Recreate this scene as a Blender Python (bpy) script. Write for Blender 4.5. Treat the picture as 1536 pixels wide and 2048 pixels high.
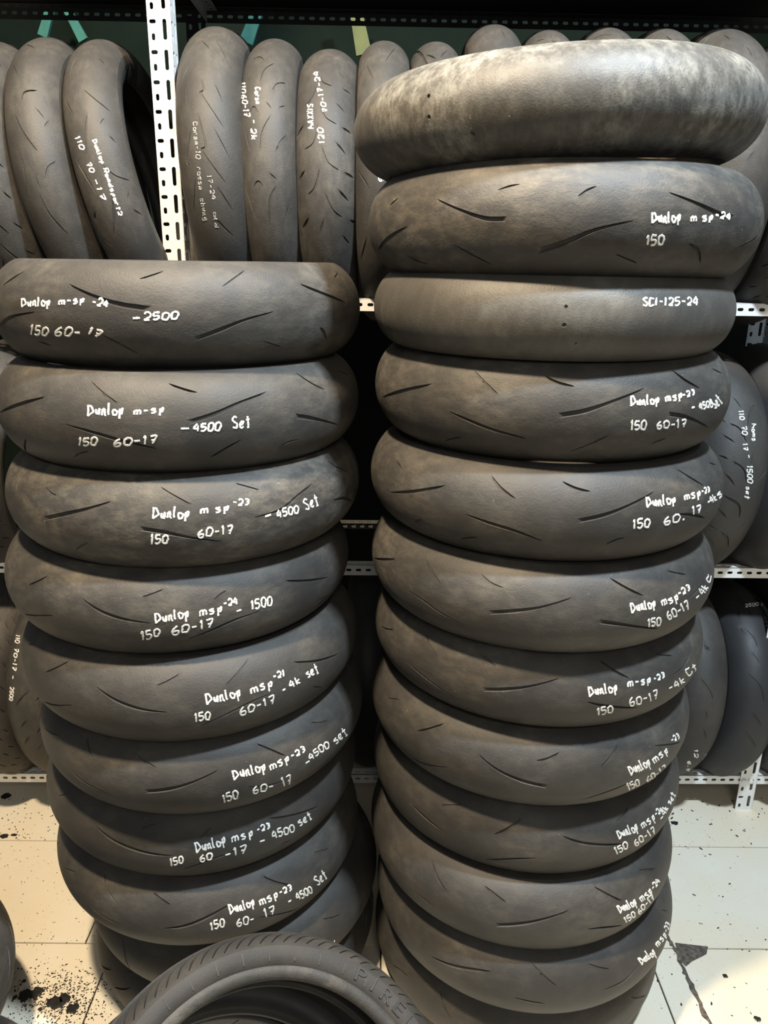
import bpy, bmesh, math, random
from mathutils import Vector, Matrix, geometry
from mathutils.bvhtree import BVHTree
random.seed(7)
for o in list(bpy.data.objects): bpy.data.objects.remove(o)
SC = bpy.context.scene
COL = SC.collection
R_ = math.radians
# ------------------------------------------------------------------ camera
FPX, PITCH, ROLL, CAMH = 1540.0, R_(17.9), R_(0.8), 1.465
FW = Vector((0, math.cos(PITCH), -math.sin(PITCH)))
UP0 = Vector((0, math.sin(PITCH), math.cos(PITCH)))
RT0 = Vector((1, 0, 0))
RT = RT0*math.cos(ROLL) + UP0*math.sin(ROLL)
UP = UP0*math.cos(ROLL) - RT0*math.sin(ROLL)
EYE = Vector((0, 0, CAMH))
cd = bpy.data.cameras.new('camera'); cam = bpy.data.objects.new('camera', cd); COL.objects.link(cam)
cd.sensor_fit = 'HORIZONTAL'; cd.sensor_width = 36; cd.lens = 36*FPX/1536; cd.clip_start = .02; cd.clip_end = 50
m = Matrix.Identity(4)
for i, v in enumerate((RT, UP, -FW, EYE)):
    for k in range(3): m[k][i] = v[k]
cam.matrix_world = m
SC.camera = cam
def ray(px, py):
    return (FW + RT*((px-768)/FPX) - UP*((py-1024)/FPX)).normalized()
def on_plane(px, py, z=0.0):
    d = ray(px, py); t = (z-CAMH)/d.z
    return EYE + d*t
# ------------------------------------------------------------------ world, lights, exposure
w = bpy.data.worlds.new('world'); SC.world = w; w.use_nodes = True
w.node_tree.nodes['Background'].inputs[0].default_value = (.85, .93, 1, 1)
w.node_tree.nodes['Background'].inputs[1].default_value = .12
def lamp(name, loc, tgt, energy, size, col, sy=None):
    d = bpy.data.lights.new(name, 'AREA'); d.energy = energy; d.size = size; d.color = col
    if sy: d.shape = 'RECTANGLE'; d.size_y = sy
    o = bpy.data.objects.new(name, d); COL.objects.link(o); o.location = loc
    o.rotation_euler = (Vector(tgt)-Vector(loc)).to_track_quat('-Z', 'Y').to_euler()
lamp('warm_lamp', (-.58, .48, 3.25), (0, 1.4, .9), 142, .14, (1, .81, .57))
lamp('cool_lamp', (.80, .48, 3.25), (0, 1.4, .9), 130, .14, (.73, .87, 1))
lamp('fill_lamp', (.3, -1.6, 2.7), (0, 1.4, .8), 24, .9, (1, .95, .86))  # added soft fill from behind the camera, not a known fixture
SC.view_settings.view_transform = 'Standard'; SC.view_settings.look = 'None'
SC.view_settings.exposure = 0.0; SC.view_settings.gamma = 1; SC.view_settings.use_curve_mapping = False

# ------------------------------------------------------------------ helpers
def link(name, me, mat=None, parent=None, label=None, cat=None, group=None, kind=None):
    o = bpy.data.objects.new(name, me); COL.objects.link(o)
    if mat and me is not None and not me.materials: me.materials.append(mat)
    if parent: o.parent = parent
    if label: o['label'] = label
    if cat: o['category'] = cat
    if group: o['group'] = group
    if kind: o['kind'] = kind
    return o
def mesh(name, vs, fs, smooth=False, ang=None):
    me = bpy.data.meshes.new(name); me.from_pydata([tuple(v) for v in vs], [], fs)
    if smooth:
        me.polygons.foreach_set('use_smooth', [True]*len(me.polygons))
        if ang: me.set_sharp_from_angle(angle=R_(ang))
    me.update(); return me
class MB:
    def __init__(s): s.v = []; s.f = []
    def add(s, vs, fs):
        b = len(s.v); s.v += [tuple(v) for v in vs]; s.f += [tuple(b+i for i in f) for f in fs]
    def box(s, c, d):
        x, y, z = c; a, b, h = d[0]/2, d[1]/2, d[2]/2
        s.add([(x+i*a, y+j*b, z+k*h) for i in (-1, 1) for j in (-1, 1) for k in (-1, 1)],
              [(0, 1, 3, 2), (4, 6, 7, 5), (0, 4, 5, 1), (2, 3, 7, 6), (0, 2, 6, 4), (1, 5, 7, 3)])
    def mesh(s, name, **k): return mesh(name, s.v, s.f, **k)

def N(nt, t, **kw):
    n = nt.nodes.new(t)
    for k, v in kw.items():
        if k.startswith('i_'): n.inputs[k[2:].replace('_', ' ')].default_value = v
        else: setattr(n, k, v)
    return n
def newmat(name):
    m = bpy.data.materials.new(name); m.use_nodes = True
    return m, m.node_tree, m.node_tree.nodes['Principled BSDF'], m.node_tree.links.new
def ramp(nt, src, stops, L):
    r = N(nt, 'ShaderNodeValToRGB'); e = r.color_ramp.elements
    while len(e) < len(stops): e.new(.5)
    for el, (p, c) in zip(e, stops): el.position = p; el.color = c if len(c) == 4 else (*c, 1)
    L(src, r.inputs[0]); return r.outputs[0]
def mixc(nt, f, a, b, L, bt='MIX'):
    n = N(nt, 'ShaderNodeMix', data_type='RGBA', blend_type=bt)
    for s, i in ((f, 0), (a, 6), (b, 7)):
        if hasattr(s, 'links'): L(s, n.inputs[i])
        else: n.inputs[i].default_value = s
    return n.outputs[2]
def noise(nt, vec, sc, det, L, rough=.55):
    n = N(nt, 'ShaderNodeTexNoise'); n.inputs['Scale'].default_value = sc; n.inputs['Detail'].default_value = det
    n.inputs['Roughness'].default_value = rough; L(vec, n.inputs['Vector']); return n.outputs[0]
def math_(nt, op, a, b, L, clamp=False):
    n = N(nt, 'ShaderNodeMath', operation=op, use_clamp=clamp)
    for i, s in enumerate((a, b)):
        if hasattr(s, 'links'): L(s, n.inputs[i])
        else: n.inputs[i].default_value = s
    return n.outputs[0]

def rubber(name, dark, light, dustc, rough=.6, bump=.25, zs=2.2, msc=30):
    """worn rubber; the object's colour alpha sets how much dust lies on it"""
    m, nt, P, L = newmat(name)
    tc = N(nt, 'ShaderNodeTexCoord').outputs['Object']; oi = N(nt, 'ShaderNodeObjectInfo')
    mp = N(nt, 'ShaderNodeVectorMath', operation='ADD'); L(tc, mp.inputs[0])
    sc = N(nt, 'ShaderNodeVectorMath', operation='SCALE'); sc.inputs[0].default_value = (7, 3, 5); L(oi.outputs['Random'], sc.inputs['Scale'])
    L(sc.outputs[0], mp.inputs[1]); v = mp.outputs[0]
    # streaks that run around the tread
    st = N(nt, 'ShaderNodeMapping'); st.inputs['Scale'].default_value = (1, 1, zs); L(v, st.inputs[0])
    big = noise(nt, v, 7, 5, L); mid = noise(nt, st.outputs[0], msc, 8, L, .7); fine = noise(nt, v, 330, 3, L, .7)
    base = mixc(nt, ramp(nt, big, [(.35, (0, 0, 0)), (.68, (1, 1, 1))], L), (*dark, 1), (*light, 1), L)
    base = mixc(nt, ramp(nt, fine, [(.3, (.75, .75, .75)), (.7, (1.2, 1.2, 1.2))], L), (1, 1, 1, 1), base, L, 'MULTIPLY') if False else base
    a = oi.outputs['Alpha']
    dn = ramp(nt, mid, [(.42, (0, 0, 0)), (.75, (1, 1, 1))], L); dn2 = ramp(nt, big, [(.4, (.15, .15, .15)), (.7, (1, 1, 1))], L)
    f = math_(nt, 'MULTIPLY', math_(nt, 'MULTIPLY', dn, dn2, L), a, L, True)
    c = mixc(nt, f, base, (*dustc, 1), L)
    spk = ramp(nt, noise(nt, v, 160, 2, L), [(.74, (0, 0, 0)), (.80, (1, 1, 1))], L)
    c = mixc(nt, math_(nt, 'MULTIPLY', spk, math_(nt, 'MULTIPLY', a, .5, L, True), L), c, (.45, .4, .3, 1), L)
    L(c, P.inputs['Base Color'])
    r = math_(nt, 'ADD', rough-.08, math_(nt, 'MULTIPLY', mid, .22, L), L); L(r, P.inputs['Roughness'])
    P.inputs['Specular IOR Level'].default_value = .42
    b = N(nt, 'ShaderNodeBump'); b.inputs['Strength'].default_value = bump; b.inputs['Distance'].default_value = .0012
    L(math_(nt, 'ADD', fine, math_(nt, 'MULTIPLY', mid, .9, L), L), b.inputs['Height']); L(b.outputs[0], P.inputs['Normal'])
    return m
M_RUB = rubber('worn_rubber', (.031, .029, .0265), (.050, .046, .041), (.19, .165, .125), .56, .45)
M_SLICK = rubber('slick_rubber', (.050, .046, .040), (.082, .075, .064), (.26, .25, .215), .5, .4, .6, 55)
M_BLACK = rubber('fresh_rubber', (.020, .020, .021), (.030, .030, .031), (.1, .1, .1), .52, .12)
M_CAS = rubber('casing_rubber', (.028, .026, .024), (.045, .041, .036), (.16, .13, .10), .62, .3)
M_PNT, nt, P, L = newmat('white_paint_marker'); P.inputs['Base Color'].default_value = (.80, .79, .73, 1); P.inputs['Roughness'].default_value = .5
tc = N(nt, 'ShaderNodeTexCoord').outputs['Object']
L(ramp(nt, noise(nt, tc, 260, 3, L), [(.3, (.55, .54, .5)), (.55, (.85, .84, .78))], L), P.inputs['Base Color'])
M_PNTF, nt, P, L = newmat('faded_paint_marker'); P.inputs['Roughness'].default_value = .6
tc = N(nt, 'ShaderNodeTexCoord').outputs['Object']
L(ramp(nt, noise(nt, tc, 300, 3, L), [(.35, (.10, .095, .085)), (.6, (.42, .40, .36))], L), P.inputs['Base Color'])
def steel(name, c, rust, rough=.42):
    m, nt, P, L = newmat(name); tc = N(nt, 'ShaderNodeTexCoord').outputs['Object']
    n = noise(nt, tc, 60, 4, L)
    L(mixc(nt, ramp(nt, n, [(.62, (0, 0, 0)), (.74, (1, 1, 1))], L), (*c, 1), (*rust, 1), L), P.inputs['Base Color'])
    P.inputs['Roughness'].default_value = rough; P.inputs['Metallic'].default_value = .15; return m
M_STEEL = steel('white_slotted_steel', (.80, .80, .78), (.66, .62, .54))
M_BACKST = steel('shaded_slotted_steel', (.07, .07, .068), (.05, .045, .04), .8)  # rear bars: same white steel, shade at the back put into its colour
def flat(name, c, rough=.7, c2=None, sc=20):
    m, nt, P, L = newmat(name); P.inputs['Roughness'].default_value = rough
    tc = N(nt, 'ShaderNodeTexCoord').outputs['Object']
    L(ramp(nt, noise(nt, tc, sc, 4, L), [(.3, c), (.7, c2 or tuple(x*.7 for x in c))], L), P.inputs['Base Color']); return m
M_WALL = flat('dark_green_wall', (.007, .013, .0095), .8, (.005, .009, .007), 6)
M_TEAL = flat('teal_colour', (.03, .16, .13), .8)
M_OLIVE = flat('olive_colour', (.12, .14, .05), .8)
M_WALL.node_tree.nodes['Principled BSDF'].inputs['Specular IOR Level'].default_value = .05
M_DARK = flat('dark_board', (.012, .012, .012), .9)
M_GROUT = flat('grout', (.06, .05, .04), .9)
M_CRUD = flat('crumbled_concrete', (.16, .13, .10), .95, (.03, .025, .02), 120)
M_OIL = flat('black_grease', (.008, .009, .009), .45, (.02, .02, .018), 90)
M_DEB = flat('rubber_crumb', (.03, .028, .022), .9)

# ------------------------------------------------------------------ the tyre
class Prof:
    """crown profile across the tread, arc-length parametrised"""
    def __init__(s, R, w, drop, rb=.2165, e=.93):
        s.R, s.hw, s.drop, s.rb = R, w/2, drop, rb
        k = 1-math.sqrt(1-e*e); s.tab = []; t = 0; n = 200
        for i in range(n+1):
            u = -math.cos(math.pi*i/n)
            r = R-drop*(1-math.sqrt(1-(e*u)**2))/k; z = u*s.hw
            if s.tab: t += math.hypot(r-s.tab[-1][1], z-s.tab[-1][2])
            s.tab.append((t, r, z))
        s.L = t
    def at(s, t):
        T = s.tab; t = min(max(t, 0), s.L); a, b = 0, len(T)-1
        while b-a > 1:
            c = (a+b)//2
            if T[c][0] <= t: a = c
            else: b = c
        d = T[b][0]-T[a][0]; k = (t-T[a][0])/d if d > 0 else 0
        r = T[a][1]+(T[b][1]-T[a][1])*k; z = T[a][2]+(T[b][2]-T[a][2])*k
        dr, dz = T[b][1]-T[a][1], T[b][2]-T[a][2]; l = math.hypot(dr, dz) or 1
        return r, z, dz/l, -dr/l          # point and outward normal
    def t_of_z(s, z):
        T = s.tab; a, b = 0, len(T)-1
        while b-a > 1:
            c = (a+b)//2
            if T[c][2] <= z: a = c
            else: b = c
        k = (z-T[a][2])/(T[b][2]-T[a][2]); return T[a][0]+(T[b][0]-T[a][0])*min(max(k, 0), 1)
    def pt(s, th, t, depth=0):
        r, z, nr, nz = s.at(t); r -= nr*depth; z -= nz*depth
        return Vector((r*math.cos(th), r*math.sin(th), z))

NSEG = 144
def casing_mesh(p, bulge=.001):
    R, hw, dr, rb = p.R, p.hw, p.drop, p.rb; rs = R-dr
    half = [(rs, hw), (rs-.004, hw+bulge*.6), (rs-(rs-rb)*.30, hw+bulge), (rs-(rs-rb)*.55, hw-.001), (rs-(rs-rb)*.62, hw-.0035), (rs-(rs-rb)*.80, hw-.008),
            (rb+.006, hw-.0125), (rb+.001, hw-.016), (rb-.0015, hw-.021), (rb, hw-.027), (rb+.005, hw-.030), (rb+.012, hw-.026),
            (rs-(rs-rb)*.45, hw-.013), (rs-.012, hw-.011), (rs-.002, hw-.017), (R-.022, hw*.55), (R-.014, 0)]
    prof = half + [(r, -z) for r, z in reversed(half[:-1])]
    n = len(prof); vs = []; fs = []
    for i in range(NSEG):
        a = 2*math.pi*i/NSEG; c, s = math.cos(a), math.sin(a)
        vs += [(r*c, r*s, z) for r, z in prof]
    for i in range(NSEG):
        j = (i+1) % NSEG
        for k in range(n-1): fs.append((i*n+k, i*n+k+1, j*n+k+1, j*n+k))
    return mesh('casing', vs, fs, True, 50)

def ribbon(pts, wmax, kind):
    """outline and inner outline of a groove from its centre line in the unrolled tread"""
    P = [Vector(q) for q in pts]
    # resample with catmull-rom
    Q = []
    ext = [P[0]*2-P[1]] + P + [P[-1]*2-P[-2]]
    for i in range(1, len(ext)-2):
        for k in range(4 if len(P) > 2 else 3):
            t = k/(4 if len(P) > 2 else 3); a, b, c, d = ext[i-1:i+3]
            Q.append(.5*((2*b)+(c-a)*t+(2*a-5*b+4*c-d)*t*t+(3*b-a-3*c+d)*t**3))
    Q.append(P[-1].copy()); n = len(Q)
    out, inn, oR, iR = [], [], [], []
    for i, q in enumerate(Q):
        d = (Q[min(i+1, n-1)]-Q[max(i-1, 0)]); 
        if d.length < 1e-6: continue
        d.normalize(); s = Vector((-d.y, d.x)); f = i/(n-1)
        if kind == 0: wd = math.sin(math.pi*min(max(f, .04), .96))**.6
        elif kind == 1: wd = .25+.75*min(1, f*1.5)           # widens to the end
        else: wd = .25+.75*min(1, (1-f)*1.5)
        wd *= wmax*.5
        wd = max(wd, .0004)
        out.append(q+s*wd); oR.append(q-s*wd)
        if 0 < i < n-1: inn.append(q+s*wd*.72); iR.append(q-s*wd*.72)
    return out+oR[::-1], inn+iR[::-1], Q

def tread_mesh(p, grooves, seam, depth=.0032, nt_=22):
    """tread surface unrolled to (theta*R, t), grooves cut in by constrained triangulation.
       grooves: list of (centre line [(theta, t)], width, kind)"""
    R = p.R; W = 2*math.pi*R
    vs = []; dep = []; edges = []; Gs = []; cells = {}
    CS = .012
    for g in grooves:
        line, wd, kind = g[:3]
        gd = g[3] if len(g) > 3 else depth
        L_ = [(((a-seam) % (2*math.pi))*R, t) for a, t in line]
        if max(x for x, _ in L_)-min(x for x, _ in L_) > W*.5: continue
        if min(x for x, _ in L_) < .004 or max(x for x, _ in L_) > W-.004: continue
        if min(t for _, t in L_) < .001 or max(t for _, t in L_) > p.L-.001: 
            L_ = [(x, min(max(t, .0012), p.L-.0012)) for x, t in L_]
        if sum((Vector(b)-Vector(a)).length for a, b in zip(L_, L_[1:])) < .003: continue
        o, i, Q = ribbon(L_, wd, kind)
        o = [Vector((q.x, min(max(q.y, .0006), p.L-.0006))) for q in o]
        i = [Vector((q.x, min(max(q.y, .0009), p.L-.0009))) for q in i]
        for ring, dd in ((o, 0), (i, gd)):
            if len(ring) < 3: continue
            b = len(vs); vs += ring; dep += [dd]*len(ring)
            edges += [(b+k, b+(k+1) % len(ring)) for k in range(len(ring))]
        for k in range(len(Q)-1):
            a, b = Q[k], Q[k+1]; m_ = max(1, int((b-a).length/.004))
            for j in range(m_+1):
                q = a.lerp(b, j/m_); c = (int(q.x/CS), int(q.y/CS))
                for dx in (-1, 0, 1):
                    for dy in (-1, 0, 1): cells.setdefault((c[0]+dx, c[1]+dy), []).append((q.x, q.y, (wd*.5+.0012)**2))
    nb = len(vs)
    for i in range(NSEG+1):
        x = W*i/NSEG
        for k in range(nt_+1):
            t = p.L*k/nt_
            if 0 < i < NSEG and 0 < k < nt_:
                if any((x-a)**2+(t-b)**2 < r2 for a, b, r2 in cells.get((int(x/CS), int(t/CS)), ())): continue
            vs.append(Vector((x, t))); dep.append(0)
    r = geometry.delaunay_2d_cdt(vs, edges, [], 0, 1e-6, True)
    ov, of, orig = r[0], r[2], r[3]
    V3 = []; 
    for q, og in zip(ov, orig):
        d = max((dep[j] for j in og), default=0)
        V3.append(p.pt(q.x/R+seam, q.y, d))
    # weld the seam
    key = {}; idx = []
    out = []
    for q, v in zip(ov, V3):
        if q.x < 1e-6 or q.x > W-1e-6:
            k = round(q.y, 5)
            if k in key: idx.append(key[k]); continue
            key[k] = len(out)
        idx.append(len(out)); out.append(v)
    F = []
    for f in of:
        g = tuple(idx[j] for j in f)
        if len(set(g)) == 3: F.append(g)
    return mesh('tread', out, F, True, 32)

# ---- hand lettering: strokes on a 0-9 grid (x y pairs; y letters a b c = below the line)
GL = {
 'D': (8, ['19181716141210', '0828485774735210']), 'u': (5, ['0504021121334543', '454130']), 'n': (5, ['0500', '0314253431405 0'.replace(' ', '')]),
 'l': (3, ['0908050110']), 'o': (5, ['250402102040526334250'[:-1]]), 'p': (5, ['151c', '1335454331120']), 'm': (7, ['0500', '04253430', '345563605']),
 's': (5, ['45250423423000']), 'S': (6, ['58390725534001']), 'e': (5, ['0233453525030120413']), 't': (4, ['2921103041'[:8], '0646']),
 'c': (5, ['4534150301104 1'.replace(' ', '')]), '-': (5, ['0444']), '.': (2, ['0111']), 'k': (5, ['0900', '450340']), 'K': (6, ['0900', '590450']),
 'a': (5, ['45250301114345', '4540']), 'r': (4, ['0500', '0315354']), 'i': (2, ['0500']), 'v': (4, ['052045']), 'd': (5, ['43250301214143', '4940']),
 'h': (5, ['0900', '0425354340']), 'g': (5, ['4525030221434 5'.replace(' ', ''), '454b2c0b']), 'f': (4, ['4938181810'[:10], '0535']),
 'C': (6, ['5838190703105152']), 'R': (6, ['0900', '0949586544040', '2450']), 'M': (7, ['0009346469'[:8]+'60', ]), 'A': (6, ['002950', '1343']),
 'X': (6, ['0950', '5900']), 'I': (2, ['0900']), 'E': (5, ['4909004 0'.replace(' ', ''), '0535']),
 '0': (6, ['2907040120405265583929']), '1': (3, ['071910']), '2': (6, ['07193957543200', '0050'] ), '3': (6, ['0939574525', '25455331100']),
 '4': (6, ['3905034353', '4740']), '5': (6, ['5909', '0905355452301001']), '6': (6, ['4916031040533403']), '7': (6, ['095920', '1444']),
 '8': (5, ['2907153545573929', '2504013040452']), '9': (5, ['4727090605255 7'.replace(' ', ''), '483010'])}
YC = {'a': -1, 'b': -2, 'c': -3}
def glyph(ch):
    w_, sts = GL.get(ch, (4, []))
    o = []
    for s in sts:
        if len(s) % 2: s = s[:-1]
        o.append([(int(s[i]), YC.get(s[i+1], None) if s[i+1] in YC else int(s[i+1])) for i in range(0, len(s), 2)])
    return w_, o
def strokes(text, x0, y0, x1, y1, h):
    """strokes of a word in photo pixels along a base line"""
    d = Vector((x1-x0, y1-y0)); Ln = d.length; d.normalize(); up = Vector((d.y, -d.x))
    tot = sum(glyph(c)[0]+2.2 if c != ' ' else 4.5 for c in text)-2.2; sx = Ln/tot; x = 0; out = []
    for c in text:
        if c == ' ': x += 4.5; continue
        w_, sts = glyph(c); jy = random.uniform(-.5, .5); js = random.uniform(.9, 1.08)
        for st in sts:
            P = []
            for gx, gy in st:
                gy = gy*js+jy
                u = (x+gx+gy*.12+random.uniform(-.22, .22))*sx; v = (gy+random.uniform(-.2, .2))*h/9
                P.append(Vector((x0, y0))+d*u+up*v)
            out.append(P)
        x += w_+2.2
    return out

def smooth(P, n=5):
    if len(P) < 3:
        return [P[0].lerp(P[1], k/n) for k in range(n+1)]
    e = [P[0]*2-P[1]]+P+[P[-1]*2-P[-2]]; Q = []
    for i in range(1, len(e)-2):
        for k in range(n):
            t = k/n; a, b, c, d = e[i-1:i+3]
            Q.append(.5*((2*b)+(c-a)*t+(2*a-5*b+4*c-d)*t*t+(3*b-a-3*c+d)*t**3))
    return Q+[P[-1]]

def fill_pattern(p, centre, kind, lo=1.25, seed=0):
    """tread pattern for the part of the tread that faces away"""
    g = []; rr = random.Random(seed); L_ = p.L
    if kind == 'slick': return g
    n = 9 if kind == 'sport' else 15
    for i in range(n):
        a = centre+lo+(2*math.pi-2*lo)*(i+.5)/n
        s = 1 if i % 2 else -1
        T = lambda f: L_*(.5+s*f)
        if kind == 'sport':
            g += [([(a-.13, T(.02)), (a-.02, T(.1)), (a+.10, T(.14))], .0055, 1), ([(a+.03, T(.36)), (a+.1, T(.30))], .003, 0),
                  ([(a-.08, T(-.25)), (a-.02, T(-.32)), (a+.03, T(-.40))], .003, 0), ([(a+.12, T(-.08)), (a+.17, T(-.16))], .0035, 0)]
        else:
            g += [([(a-.08, T(.04)), (a, T(.12)), (a+.05, T(.25))], .004, 0), ([(a+.04, T(.30)), (a+.08, T(.40))], .004, 0),
                  ([(a-.02, T(-.2)), (a+.05, T(-.34))], .004, 0)]
    return g

def generic_visible(p, centre, kind, lo=1.25):
    """a regular tread for tyres of which the photo shows no single grooves"""
    g = []; L_ = p.L
    if kind == 'slick': return g
    n = 12
    for i in range(n):
        a = centre-lo+2*lo*(i+.5)/n
        for s in (-1, 1):
            T = lambda f: L_*(.5+s*f); b = a+(.1 if s > 0 else 0)
            if kind == 'sport':
                g += [([(b-.10, T(.03)), (b, T(.12)), (b+.07, T(.20))], .0042, 0), ([(b+.0, T(.30)), (b+.07, T(.40))], .0035, 0)]
            elif kind == 'dash':
                g += [([(b-.05, T(.06)), (b+.04, T(.16))], .0035, 0), ([(b+.03, T(.22)), (b+.10, T(.30))], .0035, 0), ([(b-.03, T(.33)), (b+.03, T(.42))], .003, 0)]
            elif kind == 'wave':
                g += [([(b-.10, T(.02)), (b-.03, T(.14)), (b+.04, T(.18)), (b+.06, T(.32))], .005, 0), ([(b-.02, T(.33)), (b+.03, T(.44))], .004, 0)]
            elif kind == 'zigzag':
                g += [([(b-.12, T(.05)), (b-.04, T(.10)), (b-.02, T(.06)), (b+.10, T(.24))], .003, 0), ([(b, T(.30)), (b+.1, T(.42))], .003, 0)]
    return g

TIRES = []
def tire(label, X, Y, Z, rot=(0, 0, 0), R=.306, w=.147, drop=.045, rb=.2165, px_grooves=None, text=None, pat='sport', mat=None,
         tint=.35, group=None, depth=.0032, name='motorcycle_tire', faded=None, dots=(), vis=None, axis=None, extra=None, nt_=22):
    """rot: euler degrees of the axle, which is local Z; the tread's own z runs across it"""
    mat = mat or M_RUB
    p = Prof(R, w, drop, rb)
    if axis: M = Matrix.Translation((X, Y, Z)) @ Vector(axis).normalized().to_track_quat('Z', 'Y').to_matrix().to_4x4()
    else:
        e = Matrix.Rotation(R_(rot[2]), 4, 'Z') @ Matrix.Rotation(R_(rot[1]), 4, 'Y') @ Matrix.Rotation(R_(rot[0]), 4, 'X')
        M = Matrix.Translation((X, Y, Z)) @ e
    Mi = M.inverted()
    root = link(name, casing_mesh(p), M_CAS if mat is not M_BLACK else M_BLACK, None, label, 'tire', group)
    root.matrix_world = M; root.color = (1, 1, 1, tint)
    # ray target
    vs = [p.pt(2*math.pi*i/180, p.L*k/30) for i in range(180) for k in range(31)]
    fs = [(i*31+k, i*31+k+1, ((i+1) % 180)*31+k+1, ((i+1) % 180)*31+k) for i in range(180) for k in range(30)]
    bv = BVHTree.FromPolygons(vs, fs)
    eye = Mi @ EYE; m3 = Mi.to_3x3()
    def hit(x, y):
        d = (m3 @ ray(x, y)).normalized(); h = bv.ray_cast(eye, d)
        if h[0] is None: return None
        return (math.atan2(h[0].y, h[0].x), p.t_of_z(h[0].z)), h[0], h[3]
    ce = math.atan2(eye.y, eye.x)
    gr = []
    if px_grooves:
        for g in px_grooves:
            wd = g[-1]; pts = g[:-1]; H = [hit(*q) for q in pts]; H = [h for h in H if h]
            if len(H) < 2: continue
            line = [h[0] for h in H]
            base = line[0][0]; line = [(base+((a-base+math.pi) % (2*math.pi)-math.pi), t) for a, t in line]
            dist = (M @ H[0][1]-EYE).dot(FW)
            gr.append((line, max(wd, 2.8)*dist/FPX*1.6, 1 if wd >= 6 else 0, depth if wd > 3 else depth*.6))
        if pat != 'slick': gr += fill_pattern(p, ce, pat, 1.35, len(TIRES))
    else:
        gr += generic_visible(p, ce, pat, 1.3) + fill_pattern(p, ce, 'sport' if pat != 'slick' else 'slick', 1.4)
    for (x, y, r) in dots:
        h = hit(x, y)
        if h:
            a, t = h[0]; gr.append(([(a-r/R, t), (a, t), (a+r/R, t)], 2*r, 0, .003))
    if extra: gr = extra(p, ce)
    tr = link('tread', tread_mesh(p, gr, ce+math.pi, depth, nt_), mat, root)
    tr.color = (1, 1, 1, tint)
    for words, pm, hwid in ((text, M_PNT, .00155), (faded, M_PNTF, .0011)):
        if not words: continue
        for wrd in words:
            V, F = [], []
            for st in strokes(*wrd):
                run = []
                S = smooth(st, 5)
                hs = [hit(q.x, q.y) for q in S]
                pts = [(h[1], M.to_3x3() @ Vector((0, 0, 0)), h[0]) for h in hs if h]
                pts = [h for h in hs if h]
                if len(pts) < 2: continue
                b = len(V); n = len(pts); prev = None; cnt = 0
                for k, h in enumerate(pts):
                    (a, t), co, _ = h; r, z, nr, nz = p.at(t); nv = Vector((nr*math.cos(a), nr*math.sin(a), nz))
                    tg = pts[min(k+1, n-1)][1]-pts[max(k-1, 0)][1]
                    if tg.length < 1e-6: tg = prev or Vector((1, 0, 0))
                    tg.normalize(); prev = tg; sd = nv.cross(tg).normalized()
                    ww = hwid*(.75+.5*random.random()); 
                    c0 = p.pt(a, t)
                    V += [c0+sd*ww-nv*.0003, c0+sd*ww*.6+nv*.0006, c0-sd*ww*.6+nv*.0006, c0-sd*ww-nv*.0003]
                for k in range(n-1):
                    q = b+k*4
                    for j in range(3): F.append((q+j, q+j+1, q+4+j+1, q+4+j))
                F.append((b, b+3, b+2, b+1)); q = b+4*(n-1); F.append((q, q+1, q+2, q+3))
            if F: link('painted_word', mesh('painted_word', V, F), pm, root)
    TIRES.append(root)
    return root, p, M

# ================================================================== the setting
# floor: base slab and single tiles
mb = MB(); mb.box((0, 1.2, -.022), (7, 6, .03)); floor = link('floor', mb.mesh('floor'), M_GROUT, kind='structure')
def tile_mat():
    m, nt, P, L = newmat('cream_floor_tile')
    tc = N(nt, 'ShaderNodeTexCoord').outputs['Object']; oi = N(nt, 'ShaderNodeObjectInfo')
    big = noise(nt, tc, 3, 4, L)
    c = mixc(nt, ramp(nt, big, [(.35, (0, 0, 0)), (.7, (1, 1, 1))], L), (.70, .61, .45, 1), (.72, .68, .58, 1), L)
    st = N(nt, 'ShaderNodeMapping'); st.inputs['Scale'].default_value = (1, 2.2, 1); L(tc, st.inputs[0])
    sp = ramp(nt, noise(nt, st.outputs[0], 95, 3, L, .6), [(.685, (0, 0, 0)), (.72, (1, 1, 1))], L)
    zone = ramp(nt, noise(nt, tc, 5, 3, L), [(.42, (.1, .1, .1)), (.62, (1, 1, 1))], L)
    c = mixc(nt, math_(nt, 'MULTIPLY', sp, zone, L), c, (.06, .05, .035, 1), L)
    gr = ramp(nt, noise(nt, tc, 260, 3, L, .7), [(.60, (0, 0, 0)), (.72, (1, 1, 1))], L)
    c = mixc(nt, math_(nt, 'MULTIPLY', gr, .4, L), c, (.25, .21, .15, 1), L)
    L(c, P.inputs['Base Color']); P.inputs['Roughness'].default_value = .45
    b = N(nt, 'ShaderNodeBump'); b.inputs['Strength'].default_value = .15; b.inputs['Distance'].default_value = .002
    L(noise(nt, tc, 120, 4, L), b.inputs['Height']); L(b.outputs[0], P.inputs['Normal'])
    return m
M_TILE = tile_mat()
def slab(poly, name='tile', mat=None, top=0.0, th=.008, bev=.0012, parent=None):
    n = len(poly); c = sum((Vector(q) for q in poly), Vector((0, 0)))/n
    vs = [(x, y, top-th) for x, y in poly]+[(x, y, top-bev) for x, y in poly]+[(x+(c.x-x)*bev/max(.02, (c-Vector((x, y))).length), y+(c.y-y)*bev/max(.02, (c-Vector((x, y))).length), top) for x, y in poly]
    fs = [tuple(range(2*n, 3*n))]
    for k in range(n):
        j = (k+1) % n; fs += [(k, j, n+j, n+k), (n+k, n+j, 2*n+j, 2*n+k)]
    return link(name, mesh(name, vs, fs), mat or M_TILE, parent or floor)
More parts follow.
